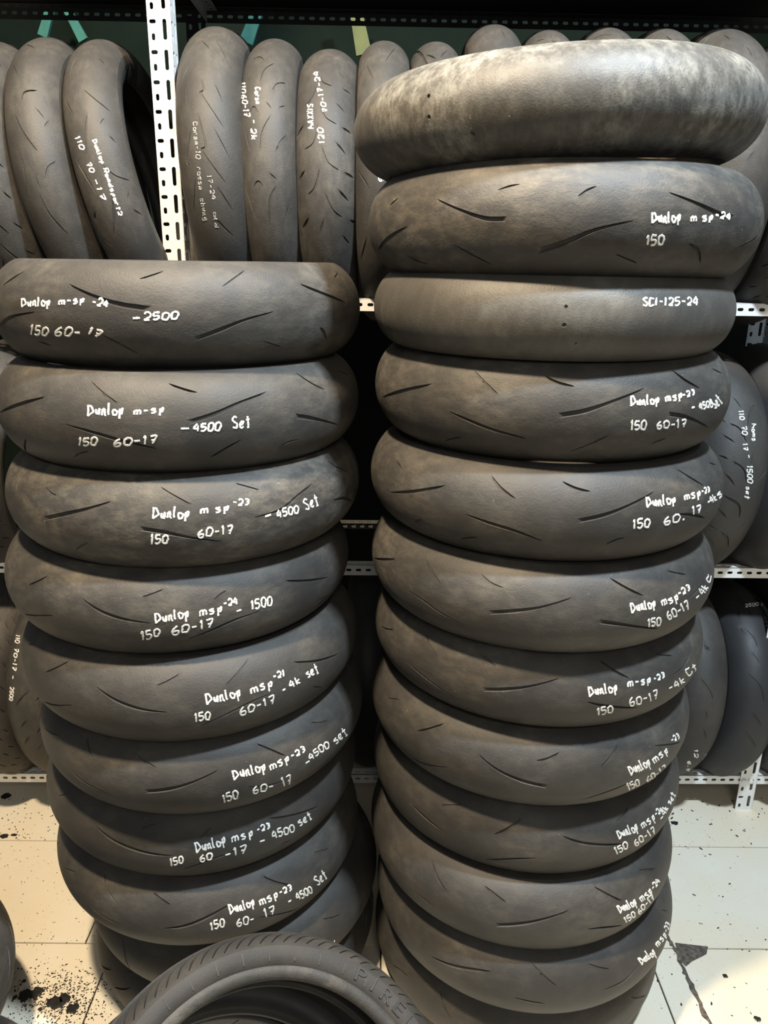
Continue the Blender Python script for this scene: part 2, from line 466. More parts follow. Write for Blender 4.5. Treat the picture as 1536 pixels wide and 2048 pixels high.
# joints measured on the photograph
ja = on_plane(50, 1681); jb = on_plane(1440, 1694); jc = on_plane(120, 1886); jd = on_plane(1440, 1893)
ang = math.atan2(jb.y-ja.y, jb.x-ja.x); ux = Vector((math.cos(ang), math.sin(ang))); uy = Vector((-ux.y, ux.x))
o0 = Vector((ja.x, ja.y)); dep_ = (Vector((ja.x, ja.y))-Vector((jc.x, jc.y))).dot(uy)
o0 = o0-ux*(o0.dot(ux))
crack_px = [(1322, 1855), (1340, 1880), (1352, 1905), (1366, 1935), (1378, 1962), (1398, 2005), (1422, 2052), (1450, 2110)]
crack = [Vector(on_plane(*q)[:2]) for q in crack_px]
def loc2(u, v): return o0+ux*u+uy*v
offs = {-3: .3, -2: 0, -1: .015, 0: .55, 1: .62, 2: .4, 3: .1, 4: .5}
for row in range(-4, 5):
    v0, v1 = (row-1)*dep_, row*dep_
    a = offs.get(row, .2); wd_ = .6 if row != 0 else .6
    a0 = a-3*.6 if row != 0 else a-3*.6
    u = -2.3+((a+2.3) % .6)-.6
    if row == 0 or row == -1: pass
    while u < 2.3:
        g = .0016
        q = [loc2(u+g, v0+g), loc2(u+.6-g, v0+g), loc2(u+.6-g, v1-g), loc2(u+g, v1-g)]
        cx = loc2(u+.3, (v0+v1)/2)
        inside = row == -1+0 and False
        slab([tuple(k) for k in q])
        u += .6
# wide crack and crumbled patch in the near right tile
def strip(line, wd, z, name, mat, jit=.0):
    V, F = [], []
    for i, q in enumerate(line):
        d = (line[min(i+1, len(line)-1)]-line[max(i-1, 0)]).normalized(); s = Vector((-d.y, d.x)); w_ = wd*(1+random.uniform(-jit, jit))
        V += [(q.x+s.x*w_, q.y+s.y*w_, z), (q.x-s.x*w_, q.y-s.y*w_, z)]
    F = [(2*i, 2*i+1, 2*i+3, 2*i+2) for i in range(len(line)-1)]
    return link(name, mesh(name, V, F), mat, floor)
fine_ = []
for a, b in zip(crack, crack[1:]):
    for k in range(5): fine_.append(a.lerp(b, k/5)+Vector((random.uniform(-.0025, .0025), random.uniform(-.0025, .0025))))
strip(fine_, .0045, .0008, 'crack', M_CRUD, .45)
pp = [(1350, 1885), (1372, 1888), (1416, 1893), (1413, 1908), (1400, 1915), (1385, 1922), (1372, 1933), (1364, 1925), (1356, 1908)]
V = [tuple(on_plane(*q, .0009)) for q in pp]; V.append(tuple(on_plane(1380, 1904, .0025)))
link('crumbled_patch', mesh('crumbled_patch', V, [(i, (i+1) % 9, 9) for i in range(9)]), M_CRUD, floor)

# grease blots and rubber crumbs on the floor
def blot(px, py, rx, ry, name='grease_blot', seed=0, mat=None, h=.0012):
    rr = random.Random(seed); c = on_plane(px, py); n = 22; V = []; k_ = (c-EYE).dot(FW)/FPX
    for i in range(n):
        a = 2*math.pi*i/n; f = 1+rr.uniform(-.22, .22)
        V.append((c.x+rx*k_*f*math.cos(a), c.y+ry*k_*1.35*f*math.sin(a), .0004))
    V += [(c.x+(v[0]-c.x)*.7, c.y+(v[1]-c.y)*.7, h) for v in V[:n]]
    F = [(i, (i+1) % n, n+(i+1) % n, n+i) for i in range(n)]+[tuple(range(n, 2*n))]
    return link(name, mesh(name, V, F), mat or M_OIL, floor)
for k, b in enumerate([(50, 1990, 12, 10), (72, 1986, 14, 10), (30, 1995, 5, 4), (112, 2004, 18, 11), (128, 1998, 14, 9), (144, 2018, 12, 9),
                       (12, 1592, 9, 7), (8, 1672, 10, 5), (28, 1670, 7, 3), (48, 1962, 4, 3), (80, 2018, 4, 3),
                       (1349, 1646, 8, 4), (1515, 2038, 7, 5), (1450, 1952, 5, 4)]):
    blot(*b, seed=k)
mb = MB(); rr = random.Random(3)
def crumb(px, py, s, ar=1):
    c = on_plane(px, py); a = rr.uniform(0, 3.1); ca, sa = math.cos(a), math.sin(a); l, w_ = s*ar, s
    q = [(-l, -w_*.3), (0, -w_), (l, -w_*.2), (l*.6, w_*.7), (-l*.5, w_*.8)]
    V = [(c.x+x*ca-y*sa, c.y+x*sa+y*ca, .0003) for x, y in q]+[(c.x, c.y, .0004+s*.9)]
    mb.add(V, [(i, (i+1) % 5, 5) for i in range(5)])
for _ in range(150): crumb(rr.uniform(0, 200), rr.uniform(1590, 1690), rr.uniform(.0006, .002), rr.uniform(1, 2.5))
for _ in range(140): crumb(rr.uniform(0, 200), rr.uniform(1690, 1900), rr.uniform(.0005, .0013), rr.uniform(1, 2))
for _ in range(900): crumb(rr.gauss(120, 50), rr.gauss(1995, 32), rr.uniform(.0006, .0019), rr.uniform(1, 2))
for _ in range(90): crumb(rr.uniform(1330, 1536), rr.uniform(1590, 1700), .0006+.0024*rr.random()**3, rr.uniform(1, 3))
for _ in range(130): crumb(rr.uniform(1310, 1536), rr.uniform(1700, 2048), (.0004+.002*rr.random()**4), rr.uniform(1, 2.5))
link('rubber_crumbs', mb.mesh('rubber_crumbs'), M_DEB, None, 'black rubber crumbs and shavings scattered over the cream floor tiles', 'debris', kind='stuff')

# back wall and dark ceiling side
mb = MB(); mb.box((0, 2.95, 1.6), (7, .06, 3.3)); link('wall_back', mb.mesh('wall_back'), M_WALL, kind='structure')

# ================================================================== the slotted-angle rack
rack = bpy.data.objects.new('slotted_angle_rack', None); COL.objects.link(rack)
rack.location = (0, 1.815, 0); rack.rotation_euler = (0, 0, R_(1.0))
rack['label'] = 'white slotted steel angle rack of several levels behind the two tire stacks'; rack['category'] = 'rack'
def flange(mb, o, dl, dw, nrm, length, holes_cell, cell, T=.002):
    """plate from o along dl (length) and dw (width) with slots; holes_cell: list of (w0, w1, l0, l1, hw, hl) cells per pitch"""
    o, dl, dw, nrm = Vector(o), Vector(dl), Vector(dw), Vector(nrm); n = max(1, int(round(length/cell))); cell = length/n
    K = 16
    for c in range(n):
        for (w0, w1, l0, l1, hw_, hl_) in holes_cell:
            L0, L1 = (c+l0)*cell, (c+l1)*cell; cw, cl = (w0+w1)/2, (L0+L1)/2
            rect = []
            for k in range(4): rect.append((w1, L0+(L1-L0)*k/4))
            for k in range(4): rect.append((w1+(w0-w1)*k/4, L1))
            for k in range(4): rect.append((w0, L1+(L0-L1)*k/4))
            for k in range(4): rect.append((w0+(w1-w0)*k/4, L0))
            r = min(hw_, hl_)/2; hole = []
            for k in range(K):
                a = -math.pi/4+2*math.pi*(k)/K; ca, sa = math.cos(a), math.sin(a)
                ex, ey = hw_/2-r, hl_/2-r
                hole.append((cw+r*ca+math.copysign(ex, ca), cl+r*sa+math.copysign(ey, sa)))
            V = []
            for off in (0, T):
                for (a, b) in rect: V.append(o+dw*a+dl*b+nrm*off)
                for (a, b) in hole: V.append(o+dw*a+dl*b+nrm*off)
            F = []
            for k in range(K):
                j = (k+1) % K
                F += [(k, j, K+j, K+k), (2*K+k, 3*K+k, 3*K+j, 2*K+j), (K+k, K+j, 3*K+j, 3*K+k)]
            mb.add(V, F)
    # outer edges
    W = max(h[1] for h in holes_cell)
    for a in (0, W):
        mb.add([o+dw*a, o+dw*a+dl*length, o+dw*a+dl*length+nrm*T, o+dw*a+nrm*T], [(0, 1, 2, 3)])
    for b in (0, length):
        mb.add([o+dl*b, o+dl*b+dw*W, o+dl*b+dw*W+nrm*T, o+dl*b+nrm*T], [(0, 1, 2, 3)])
POST = [(0, .021, 0, .5, .0075, .013), (0, .021, .5, 1, .014, .008), (.021, .048, 0, 1, .0085, .038)]
RAIL = [(0, .028, 0, 1, .0075, .014)]
def post(x, y, z0, z1, sx, sy, mat, name='post', bent=True):
    mb = MB()
    # front flange faces -y, spans x; return flange runs in depth
    flange(mb, (x, y, z0), (0, 0, 1), (sx, 0, 0), (0, sy, 0), z1-z0, POST, .056)
    flange(mb, (x+sx*.048, y, z0), (0, 0, 1), (0, sy, 0), (-sx, 0, 0), z1-z0, POST, .056)
    return link(name, mb.mesh(name), mat, rack)
def rail(x0, x1, y, z, sy, mat, name='rail'):
    mb = MB()
    flange(mb, (x0, y, z), (1, 0, 0), (0, 0, 1), (0, sy, 0), x1-x0, RAIL, .025)
    flange(mb, (x0, y, z+.028), (1, 0, 0), (0, sy, 0), (0, 0, -1), x1-x0, RAIL, .025)
    return link(name, mb.mesh(name), mat, rack)
def side_rail(x, y0, y1, z, sx, mat):
    mb = MB()
    flange(mb, (x, y0, z), (0, 1, 0), (0, 0, 1), (sx, 0, 0), y1-y0, RAIL, .025)
    flange(mb, (x, y0, z+.028), (0, 1, 0), (sx, 0, 0), (0, 0, -1), y1-y0, RAIL, .025)
    return link('side_rail', mb.mesh('side_rail'), mat, rack)
def pxr(px, py, yl):
    """rack-local point on its plane y=yl seen at a pixel"""
    a = R_(1.0); d = ray(px, py); nrm = Vector((-math.sin(a), math.cos(a), 0)); o = Vector((0, 1.815, 0))+nrm*yl
    t = (o-EYE).dot(nrm)/d.dot(nrm); P_ = EYE+d*t-Vector((0, 1.815, 0))
    return Vector((P_.x*math.cos(a)+P_.y*math.sin(a), -P_.x*math.sin(a)+P_.y*math.cos(a), P_.z))
LV = [pxr(1440, 1568, 0).z, pxr(1480, 1156, 0).z, pxr(1500, 632, 0).z]
LV.append(LV[2]+.66)
RD = .36
pl = pxr(300, 120, -.004).x; pr = pxr(1476, 1585, -.004).x
for x, sx in ((pl, 1), (pr, 1)):
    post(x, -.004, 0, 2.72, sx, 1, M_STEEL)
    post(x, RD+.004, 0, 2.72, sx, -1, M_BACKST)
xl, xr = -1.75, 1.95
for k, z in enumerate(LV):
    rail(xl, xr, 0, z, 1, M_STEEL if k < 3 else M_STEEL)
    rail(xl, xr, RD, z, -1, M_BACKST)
    for x in (pl+.052, pr+.052):
        side_rail(x, .005, RD-.005, z-.001, 1, M_STEEL)
for k in range(9):      # dark boards of the level above the frame
    mb = MB(); mb.box((xl+.2+k*.41, RD/2, LV[3]+.036), (.4095, RD-.02, .012)); link('shelf_board', mb.mesh('shelf_board'), M_DARK, rack)
# bolts on the front post
def bolt(x, y, z, r=.007):
    V, F = [], []
    for yy, rr_ in ((0, r), (-.004, r), (-.005, r*.8)):
        V += [(x+rr_*math.cos(a*math.pi/3), y+yy, z+rr_*math.sin(a*math.pi/3)) for a in range(6)]
    for a in range(2):
        for k in range(6): F.append((a*6+k, a*6+(k+1) % 6, a*6+6+(k+1) % 6, a*6+6+k))
    F.append(tuple(range(12, 18))); link('bolt', mesh('bolt', V, F), M_STEEL, rack)
for x in (pl, pr):
    for z in LV[:3]: bolt(x+.009, -.004, z+.014); bolt(x+.029, -.004, z+.014)
# coloured strips against the wall behind
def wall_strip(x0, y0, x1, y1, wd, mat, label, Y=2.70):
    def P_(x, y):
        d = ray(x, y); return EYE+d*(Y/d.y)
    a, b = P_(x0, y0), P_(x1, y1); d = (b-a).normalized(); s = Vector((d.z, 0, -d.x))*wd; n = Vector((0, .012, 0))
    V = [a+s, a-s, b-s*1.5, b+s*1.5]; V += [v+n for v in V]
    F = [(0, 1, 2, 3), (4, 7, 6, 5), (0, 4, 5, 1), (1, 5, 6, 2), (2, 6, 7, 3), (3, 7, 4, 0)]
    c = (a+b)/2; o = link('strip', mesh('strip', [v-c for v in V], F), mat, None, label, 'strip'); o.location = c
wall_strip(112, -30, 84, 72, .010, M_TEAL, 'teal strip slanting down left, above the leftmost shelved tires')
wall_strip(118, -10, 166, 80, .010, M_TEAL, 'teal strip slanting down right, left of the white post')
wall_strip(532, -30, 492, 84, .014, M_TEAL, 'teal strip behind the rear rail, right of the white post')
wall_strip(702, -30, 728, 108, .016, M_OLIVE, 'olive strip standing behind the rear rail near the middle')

# ================================================================== the tyres
GRP_L = GRP_R = None
G = {}
G['L1'] = [((137,568),(182,590),(235,608),(303,618),7),((278,558),(300,552),(328,542),3),((443,574),(470,556),(490,540),3),((600,568),(640,585),(692,606),5),((548,623),(490,640),(440,660),(390,678),6),((70,624),(20,635),(0,655),(-20,670),6),((5,572),(25,557),(48,543),3),((205,670),(240,688),(278,708),3),((640,655),(648,665),(653,680),5),((525,682),(550,690),(563,694),2),((75,682),(105,692),2),((668,556),(676,545),2)]
G['L2'] = [((0,825),(40,808),(90,794),5),((180,760),(205,785),(237,807),3),((337,767),(365,778),(395,785),4),((535,783),(480,805),(430,828),(375,845),6),((590,745),(620,765),(650,780),3),((677,850),(630,838),(590,832),6),((130,848),(190,866),(250,883),(313,897),5),((147,915),(160,906),(178,903),2),((420,915),(450,898),(482,880),4),((555,898),(575,885),(600,878),2),((52,878),(50,890),(55,905),4),((672,740),(685,745),(697,750),2)]
G['L3'] = [((222,1003),(175,1017),(130,1028),(88,1037),6),((90,970),(100,985),(113,990),2),((320,973),(345,990),(385,1010),3),((470,966),(495,974),(520,980),3),((508,1035),(560,1020),(595,992),(625,966),4),((668,1000),(690,997),(705,1003),5),((655,922),(675,935),(697,945),2),((443,1083),(385,1076),(330,1065),(280,1057),6),((150,1100),(165,1090),(175,1085),2),((32,985),(36,960),2)]
G['L4'] = [((165,1198),(200,1222),(245,1238),(302,1247),5),((283,1194),(305,1188),(327,1178),2),((427,1200),(440,1190),(453,1180),3),((570,1161),(610,1162),(658,1154),4),((375,1278),(420,1262),(470,1240),(520,1222),4),((48,1228),(80,1231),(107,1231),2),((57,1170),(75,1163),(95,1152),2),((620,1218),(640,1200),(657,1190),2)]
G['L5'] = [((192,1373),(230,1400),(280,1418),(335,1425),5),((90,1345),(115,1335),(138,1322),3),((312,1371),(335,1363),(360,1347),3),((450,1371),(475,1347),(498,1315),3),((585,1324),(635,1322),(680,1306),4),((398,1453),(450,1430),(500,1405),(543,1386),3),((87,1403),(110,1410),(145,1410),3),((657,1270),(664,1250),2),((55,1288),(72,1290),2),((625,1373),(645,1375),2)]
G['L6'] = [((437,1540),(385,1565),(340,1578),(290,1583),6),((175,1473),(180,1505),(193,1528),3),((275,1508),(290,1522),(313,1535),3),((513,1487),(540,1500),(573,1512),4),((138,1538),(170,1565),(225,1590),3),((622,1445),(640,1446),(657,1440),3),((690,1440),(703,1415),(708,1390),2),((495,1574),(530,1572),(575,1560),3),((88,1455),(100,1465),(118,1470),3)]
G['L7'] = [((187,1647),(225,1680),(290,1705),(345,1712),5),((280,1658),(295,1653),(315,1647),2),((398,1676),(410,1665),(422,1655),3),((535,1637),(590,1630),(640,1611),4),((115,1592),(140,1588),2),((365,1738),(420,1720),(485,1695),3),((560,1690),(585,1678),2)]
G['L8'] = [((327,1857),(370,1852),(420,1832),(463,1806),5),((210,1745),(215,1780),(235,1808),3),((308,1785),(320,1798),(342,1810),4),((525,1752),(550,1765),(585,1770),4),((128,1735),(153,1745),2),((627,1705),(645,1702),(658,1697),2),((180,1812),(210,1835),(245,1850),2),((515,1835),(560,1828),(600,1815),3)]
G['L9'] = [((246,1873),(250,1910),(265,1942),3),((195,1920),(225,1950),(250,1985),3),((645,1838),(665,1836),(682,1828),3)]
G['R2'] = [((873,398),(920,420),(970,437),(1013,438),6),((757,503),(775,478),(815,453),5),((1268,441),(1190,460),(1130,485),(1073,503),8),((1338,385),(1390,405),(1440,428),(1467,436),7),((1155,393),(1175,380),(1193,372),3),((910,490),(945,510),(985,530),3),((1378,487),(1395,500),(1400,528),5),((1230,508),(1255,518),(1275,527),2),((778,412),(797,396),2),((1475,495),(1510,478),(1522,465),2),((995,380),(1020,372),(1040,368),2),((812,510),(835,522),(855,528),2)]
G['R4'] = [((765,795),(805,782),(865,768),5),((948,740),(970,765),(998,790),3),((1090,752),(1115,765),(1150,773),4),((1290,776),(1225,803),(1170,822),(1117,831),7),((1343,740),(1370,760),(1400,777),4),((1417,855),(1375,835),(1337,828),6),((898,823),(940,842),(990,861),(1053,877),5),((890,882),(905,877),(923,875),2),((1140,903),(1180,888),(1218,870),3),((1423,737),(1445,748),3),((1300,888),(1335,875),2)]
G['R5'] = [((780,985),(830,983),(892,971),5),((982,950),(1000,975),(1032,998),4),((1125,963),(1150,976),(1182,983),4),((1310,982),(1260,1010),(1210,1030),(1155,1042),6),((1353,938),(1380,955),(1408,972),3),((1353,1028),(1385,1030),(1410,1036),5),((930,1028),(975,1045),(1030,1062),(1085,1082),5),((792,920),(800,935),(805,945),4),((1210,1090),(1230,1080),(1250,1075),2),((920,1078),(940,1075),(955,1075),2),((828,1045),(842,1038),3),((1418,925),(1432,931),2)]
G['R6'] = [((1145,1195),(1080,1215),(1030,1222),(978,1225),6),((812,1178),(845,1200),(880,1225),(925,1248),3),((852,1113),(865,1145),(882,1168),3),((962,1147),(980,1165),(1008,1176),3),((1220,1156),(1250,1175),(1288,1192),4),((1335,1141),(1350,1146),(1373,1149),3),((1318,1257),(1250,1250),(1198,1243),6),((748,1117),(765,1119),(790,1118),4),((1370,1203),(1395,1180),(1408,1165),3)]
G['R7'] = [((1120,1356),(1060,1373),(1010,1379),(965,1379),6),((812,1322),(850,1355),(910,1395),3),((852,1265),(862,1295),(877,1317),2),((955,1305),(975,1320),(993,1333),3),((1198,1320),(1225,1340),(1260,1357),4),((1310,1307),(1325,1311),(1345,1311),3),((1175,1404),(1210,1412),(1275,1415),5),((760,1250),(770,1258),(787,1259),3),((1345,1350),(1370,1330),(1385,1300),2)]
G['R8'] = [((956,1508),(995,1540),(1045,1562),(1095,1573),6),((833,1462),(860,1458),(888,1447),4),((1073,1521),(1095,1518),(1118,1505),4),((1200,1535),(1220,1515),(1236,1485),3),((820,1513),(850,1528),(897,1535),3),((1160,1600),(1210,1585),(1275,1557),3),((775,1397),(800,1400),3),((1308,1491),(1335,1490),(1362,1483),3),((758,1497),(775,1498),2)]
G['R9'] = [((820,1605),(850,1635),(890,1665),4),((880,1610),(905,1611),(925,1609),3),((987,1669),(1015,1658),(1045,1635),4),((1125,1672),(1160,1685),(1210,1690),(1250,1687),5),((970,1718),(1020,1718),(1073,1716),4),((1230,1645),(1250,1625),(1255,1612),2),((758,1683),(785,1708),(805,1715),3)]
G['R10'] = [((1140,1820),(1090,1838),(1040,1848),(990,1850),6),((866,1722),(875,1755),(895,1786),4),((970,1772),(990,1790),(1013,1805),4),((1188,1773),(1215,1790),(1245,1802),4),((1278,1740),(1295,1740),(1310,1737),3),((828,1782),(850,1800),(870,1816),2),((1175,1858),(1210,1855),(1245,1850),4)]
G['R11'] = [((862,1913),(900,1930),(950,1940),(982,1943),5),((1063,1925),(1085,1950),(1115,1973),3),((1177,1927),(1195,1935),(1220,1938),3),((1207,1980),(1250,1960),(1280,1925),3),((1028,1995),(1060,2003),(1090,2007),3),((1320,1820),(1335,1823),2)]
G['R12'] = [((880,1980),(890,2015),(902,2038),3),((1260,1993),(1275,1995),(1292,1990),3),((785,1930),(800,1940),(815,1952),2)]
T = {}
T['L1'] = [('Dunlop',42,613,100,611,19),('m-sp',118,609,168,606,15),('-24',184,609,215,615,14),('-',264,643,283,642,14),('2500',288,641,356,638,15),('150',60,668,95,671,17),('60-',110,670,160,673,16),('17',176,668,200,676,13)]
T['L2'] = [('Dunlop',174,831,246,829,22),('m-sp',268,829,328,825,16),('-',361,864,380,863,14),('4500',388,862,441,861,15),('Set',466,858,500,853,24),('150',157,891,193,891,16),('60-17',228,893,315,885,15)]
T['L3'] = [('Dunlop',304,1037,378,1036,22),('m sp',402,1027,458,1022,17),('-23',466,1010,498,1010,12),('-',531,1040,545,1036,14),('4500',556,1036,598,1026,14),('Set',612,1020,638,1010,22),('150',302,1088,336,1086,17),('60-17',397,1076,467,1066,16)]
T['L4'] = [('Dunlop',310,1246,378,1235,21),('msp',400,1233,445,1224,17),('-24',448,1213,476,1208,12),('-',474,1228,486,1224,12),('1500',504,1218,545,1211,17),('150',284,1280,320,1272,16),('60-17',345,1270,428,1253,15)]
T['L5'] = [('Dunlop',413,1410,482,1392,21),('msp',503,1386,546,1373,18),('-21',547,1358,570,1352,11),('-',566,1386,574,1382,10),('4k',582,1376,602,1366,14),('set',616,1356,638,1345,19),('150',391,1443,421,1438,16),('60-17',482,1432,552,1404,14)]
T['L6'] = [('Dunlop',467,1560,532,1540,21),('msp',542,1540,580,1523,17),('-23',584,1517,612,1503,11),('-',613,1530,622,1524,10),('4500',622,1520,660,1493,13),('set',672,1488,695,1468,16),('150',448,1605,477,1596,15),('60-',507,1588,548,1577,13),('17',567,1572,585,1565,16)]
T['L7'] = [('Dunlop',392,1705,452,1688,21),('msp',465,1685,507,1672,17),('-23',515,1665,541,1656,11),('-',520,1688,532,1684,10),('4500',547,1678,590,1662,14),('set',600,1652,624,1637,17),('150',342,1732,367,1726,14),('60',401,1724,425,1718,14),('-17',452,1716,495,1704,14)]
T['L8'] = [('Dunlop',460,1828,510,1812,20),('msp',521,1810,557,1795,17),('-23',560,1790,585,1780,11),('-',578,1808,585,1804,10),('4500',596,1800,626,1785,14),('Set',635,1770,655,1757,19),('150',423,1860,450,1853,15),('60-',475,1853,510,1843,14),('17',531,1834,552,1826,15)]
T['L9'] = [('v',664,1891,671,1887,10)]
T['R2'] = [('Dunlop',1303,446,1361,443,22),('m sp',1382,443,1426,440,15),('-24',1430,434,1460,440,12),('150',1293,490,1327,490,18)]
T['R3'] = [('SCI-125-24',1286,612,1396,610,16)]
T['R4'] = [('Dunlop',1261,811,1318,807,19),('msp',1332,803,1365,797,16),('-23',1366,795,1390,789,10),('-',1384,820,1391,818,10),('4500',1400,819,1426,813,13),('Set',1430,818,1445,805,20),('150',1262,860,1292,859,17),('60-17',1314,858,1373,854,15)]
T['R5'] = [('Dunlop',1293,1016,1352,1006,20),('msp',1370,1000,1402,993,16),('-23',1404,987,1420,984,10),('-4k',1418,1009,1434,1000,12),('s',1438,996,1446,990,16),('150',1267,1057,1300,1054,17),('60.',1329,1050,1370,1040,15),('17',1386,1028,1404,1024,14)]
T['R6'] = [('Dunlop',1263,1226,1312,1214,20),('msp',1325,1212,1358,1200,17),('-23',1358,1192,1382,1180,11),('-',1394,1200,1401,1194,10),('4k',1408,1190,1417,1175,14),('c',1420,1165,1425,1150,16),('150',1297,1253,1322,1250,15),('60-17',1338,1240,1381,1216,15)]
T['R7'] = [('Dunlop',1178,1394,1235,1382,20),('m-sp',1256,1373,1302,1366,16),('-23',1308,1362,1330,1356,10),('-4k',1340,1382,1371,1364,12),('Ct',1378,1353,1395,1338,14),('150',1196,1430,1226,1424,14),('60-17',1261,1413,1318,1396,15)]
T['R8'] = [('Dunlop',1262,1551,1302,1530,20),('msp',1309,1526,1338,1505,15),('-23',1344,1484,1360,1476,10),('150',1258,1580,1280,1569,13),('60-17',1296,1564,1335,1540,11)]
T['R9'] = [('Dunlop',1238,1678,1277,1660,19),('msp',1286,1657,1312,1638,16),('-24',1312,1632,1327,1622,10),('-',1323,1642,1329,1636,9),('4k set',1330,1630,1351,1590,11),('150',1233,1708,1257,1695,13),('60-17',1272,1692,1313,1664,12)]
T['R10'] = [('Dunlop',1241,1828,1274,1808,19),('msp',1284,1804,1306,1786,16),('-24',1308,1780,1320,1762,10),('150',1252,1845,1272,1832,11),('60-17',1279,1828,1310,1796,9)]
T['R11'] = [('Dunlop',1284,1930,1312,1908,17),('msp',1316,1893,1334,1870,14),('-23',1334,1865,1341,1848,9)]

LEFT = [  # key, X, Y, Z, tilt (deg about x, y), tint, label
 ('L1', -.353, 1.390, 1.389, (0, 0), .45, 'worn black tire on top of the left stack, painted 2500'),
 ('L2', -.354, 1.364, 1.238, (0, 0), .40, 'tire second from the top of the left stack, painted 4500 Set beside a long groove'),
 ('L3', -.352, 1.352, 1.091, (0, 0), 1.0, 'dusty grey-brown tire third from the top of the left stack'),
 ('L4', -.372, 1.350, .946, (0, 0), .55, 'tire fourth from the top of the left stack, painted 1500'),
 ('L5', -.355, 1.334, .798, (0, 0), .35, 'tire fifth from the top of the left stack, painted msp-21 and 4k set'),
 ('L6', -.343, 1.340, .652, (0, 0), .35, 'tire sixth from the top of the left stack, right below the msp-21 tire'),
 ('L7', -.359, 1.363, .503, (0, 0), .35, 'tire seventh from the top of the left stack, two above the leaning front tire'),
 ('L8', -.353, 1.356, .355, (0, 0), .35, 'tire eighth from the top of the left stack, just above the leaning front tire'),
 ('L9', -.312, 1.38, .212, (0, 0), .3, 'tire ninth from the top of the left stack, partly behind the leaning front tire'),
]
for key, X, Y, Z, tl, tint, lab in LEFT:
    tire(lab, X, Y, Z, (tl[0], tl[1], 0), w=.150 if key in ('L1', 'L2', 'L5') else .147, px_grooves=G[key], text=T.get(key), tint=tint, group='worn tires in the left stack')
tire('bottom tire of the left stack, resting on the cream tiles', -.318, 1.395, .0745, tint=.3, pat='sport', group='worn tires in the left stack')
RIGHT = [
 ('R2', .274, 1.336, 1.524, (0, 0), .75, 'tire second from the top of the right stack, painted 150 with wide grooves', .306, .147, .045),
 ('R4', .2795, 1.352, 1.267, (0, 0), .55, 'grooved tire just below the narrow smooth tire of the right stack', .298, .152, .045),
 ('R5', .281, 1.348, 1.113, (0, 0), .5, 'tire fifth from the top of the right stack, rough torn upper edge', .306, .147, .045),
 ('R6', .284, 1.341, .963, (0, 0), .5, 'tire sixth from the top of the right stack, level with the middle shelf rail', .306, .147, .045),
 ('R7', .291, 1.357, .819, (0, 0), .45, 'tire seventh from the top of the right stack, painted m-sp-23', .306, .147, .045),
 ('R8', .286, 1.355, .668, (0, 0), .45, 'tire eighth from the top of the right stack, with a gouge in its tread', .306, .147, .045),
 ('R9', .292, 1.368, .515, (0, 0), .4, 'tire ninth from the top of the right stack, below the gouged one', .306, .147, .045),
 ('R10', .288, 1.343, .372, (0, 0), .4, 'tire tenth from the top of the right stack, third from the floor', .306, .147, .045),
 ('R11', .303, 1.334, .232, (0, 0), .35, 'tire eleventh from the top of the right stack, second from the floor', .306, .147, .045),
 ('R12', .300, 1.36, .085, (0, 0), .35, 'bottom tire of the right stack, cut off by the lower edge of the photo', .306, .147, .045),
]
for key, X, Y, Z, tl, tint, lab, R, w_, dr in RIGHT:
    tire(lab, X, Y, Z, (tl[0], tl[1], 0), R=R, w=w_, drop=dr, px_grooves=G[key], text=T.get(key), tint=tint, group='worn tires in the right stack')
tire('narrow smooth tire in the right stack painted SCI-125-24, third from the top', .269, 1.335, 1.398, R=.2907, w=.118, drop=.036,
     px_grooves=[((1150,690),(1152,684),2)], pat='slick', text=T['R3'], mat=M_SLICK, tint=.3, group='worn tires in the right stack', dots=[(1132,613,.0025),(1128,650,.003)])
tire('big dusty bald slick tire tilted on top of the right stack', .256, 1.35, 1.672, (1.5, -3.0, 0), R=.313, w=.133, drop=.052,
     px_grooves=[((850,200),(852,196),2)], pat='slick', mat=M_SLICK, tint=1.5, group='worn tires in the right stack', dots=[(857,192,.003),(945,267,.0035),(858,234,.003)])

# ---- standing tyres on the rack: axle near horizontal; lean = roll in degrees, yaw in degrees
def stand(label, px, py, level, R=.300, w=.12, lean=0, yaw=0, drop=None, dY=0, dZ=-.006, **k):
    """px, py: a pixel on the middle of the tread's front at about axle height"""
    s = math.sqrt(max(R*R-(RD/2)**2, 0))
    zc = LV[level]+.030+s+dZ; Yc = 1.815+RD/2+dY
    # x from the pixel at the front of the tyre
    d = ray(px, py); t = (Yc-R)/d.y; X = (EYE+d*t).x; zf = (EYE+d*t).z
    Yc += X*math.tan(R_(1.0))
    X += (zf-zc)*math.tan(R_(-lean))*-1 if False else 0
    ln, yw = R_(lean), R_(yaw)
    ax = Vector((math.cos(ln)*math.cos(yw), math.sin(yw), math.sin(ln)))
    X2 = X-(zf-zc)*(-math.sin(ln))*1.0
    return tire(label, X2, Yc, zc, axis=ax, R=R, w=w, drop=drop or w*.34, rb=.2165, tint=k.pop('tint', .3), **k)
UPG = 'tires standing on the upper shelf'
g_B = [((35,92),(50,90),(70,97),3),((10,105),(25,130),(38,155),2),((45,198),(50,185),(75,181),4),((27,222),(45,265),(77,305),4),((0,267),(18,285),3),((90,360),(97,335),(112,322),3),((42,303),(50,350),(55,395),3),((78,387),(100,430),(138,470),3),((88,255),(100,240),2),((68,213),(90,240),2),((50,425),(75,450),2),((70,350),(85,390),2)]
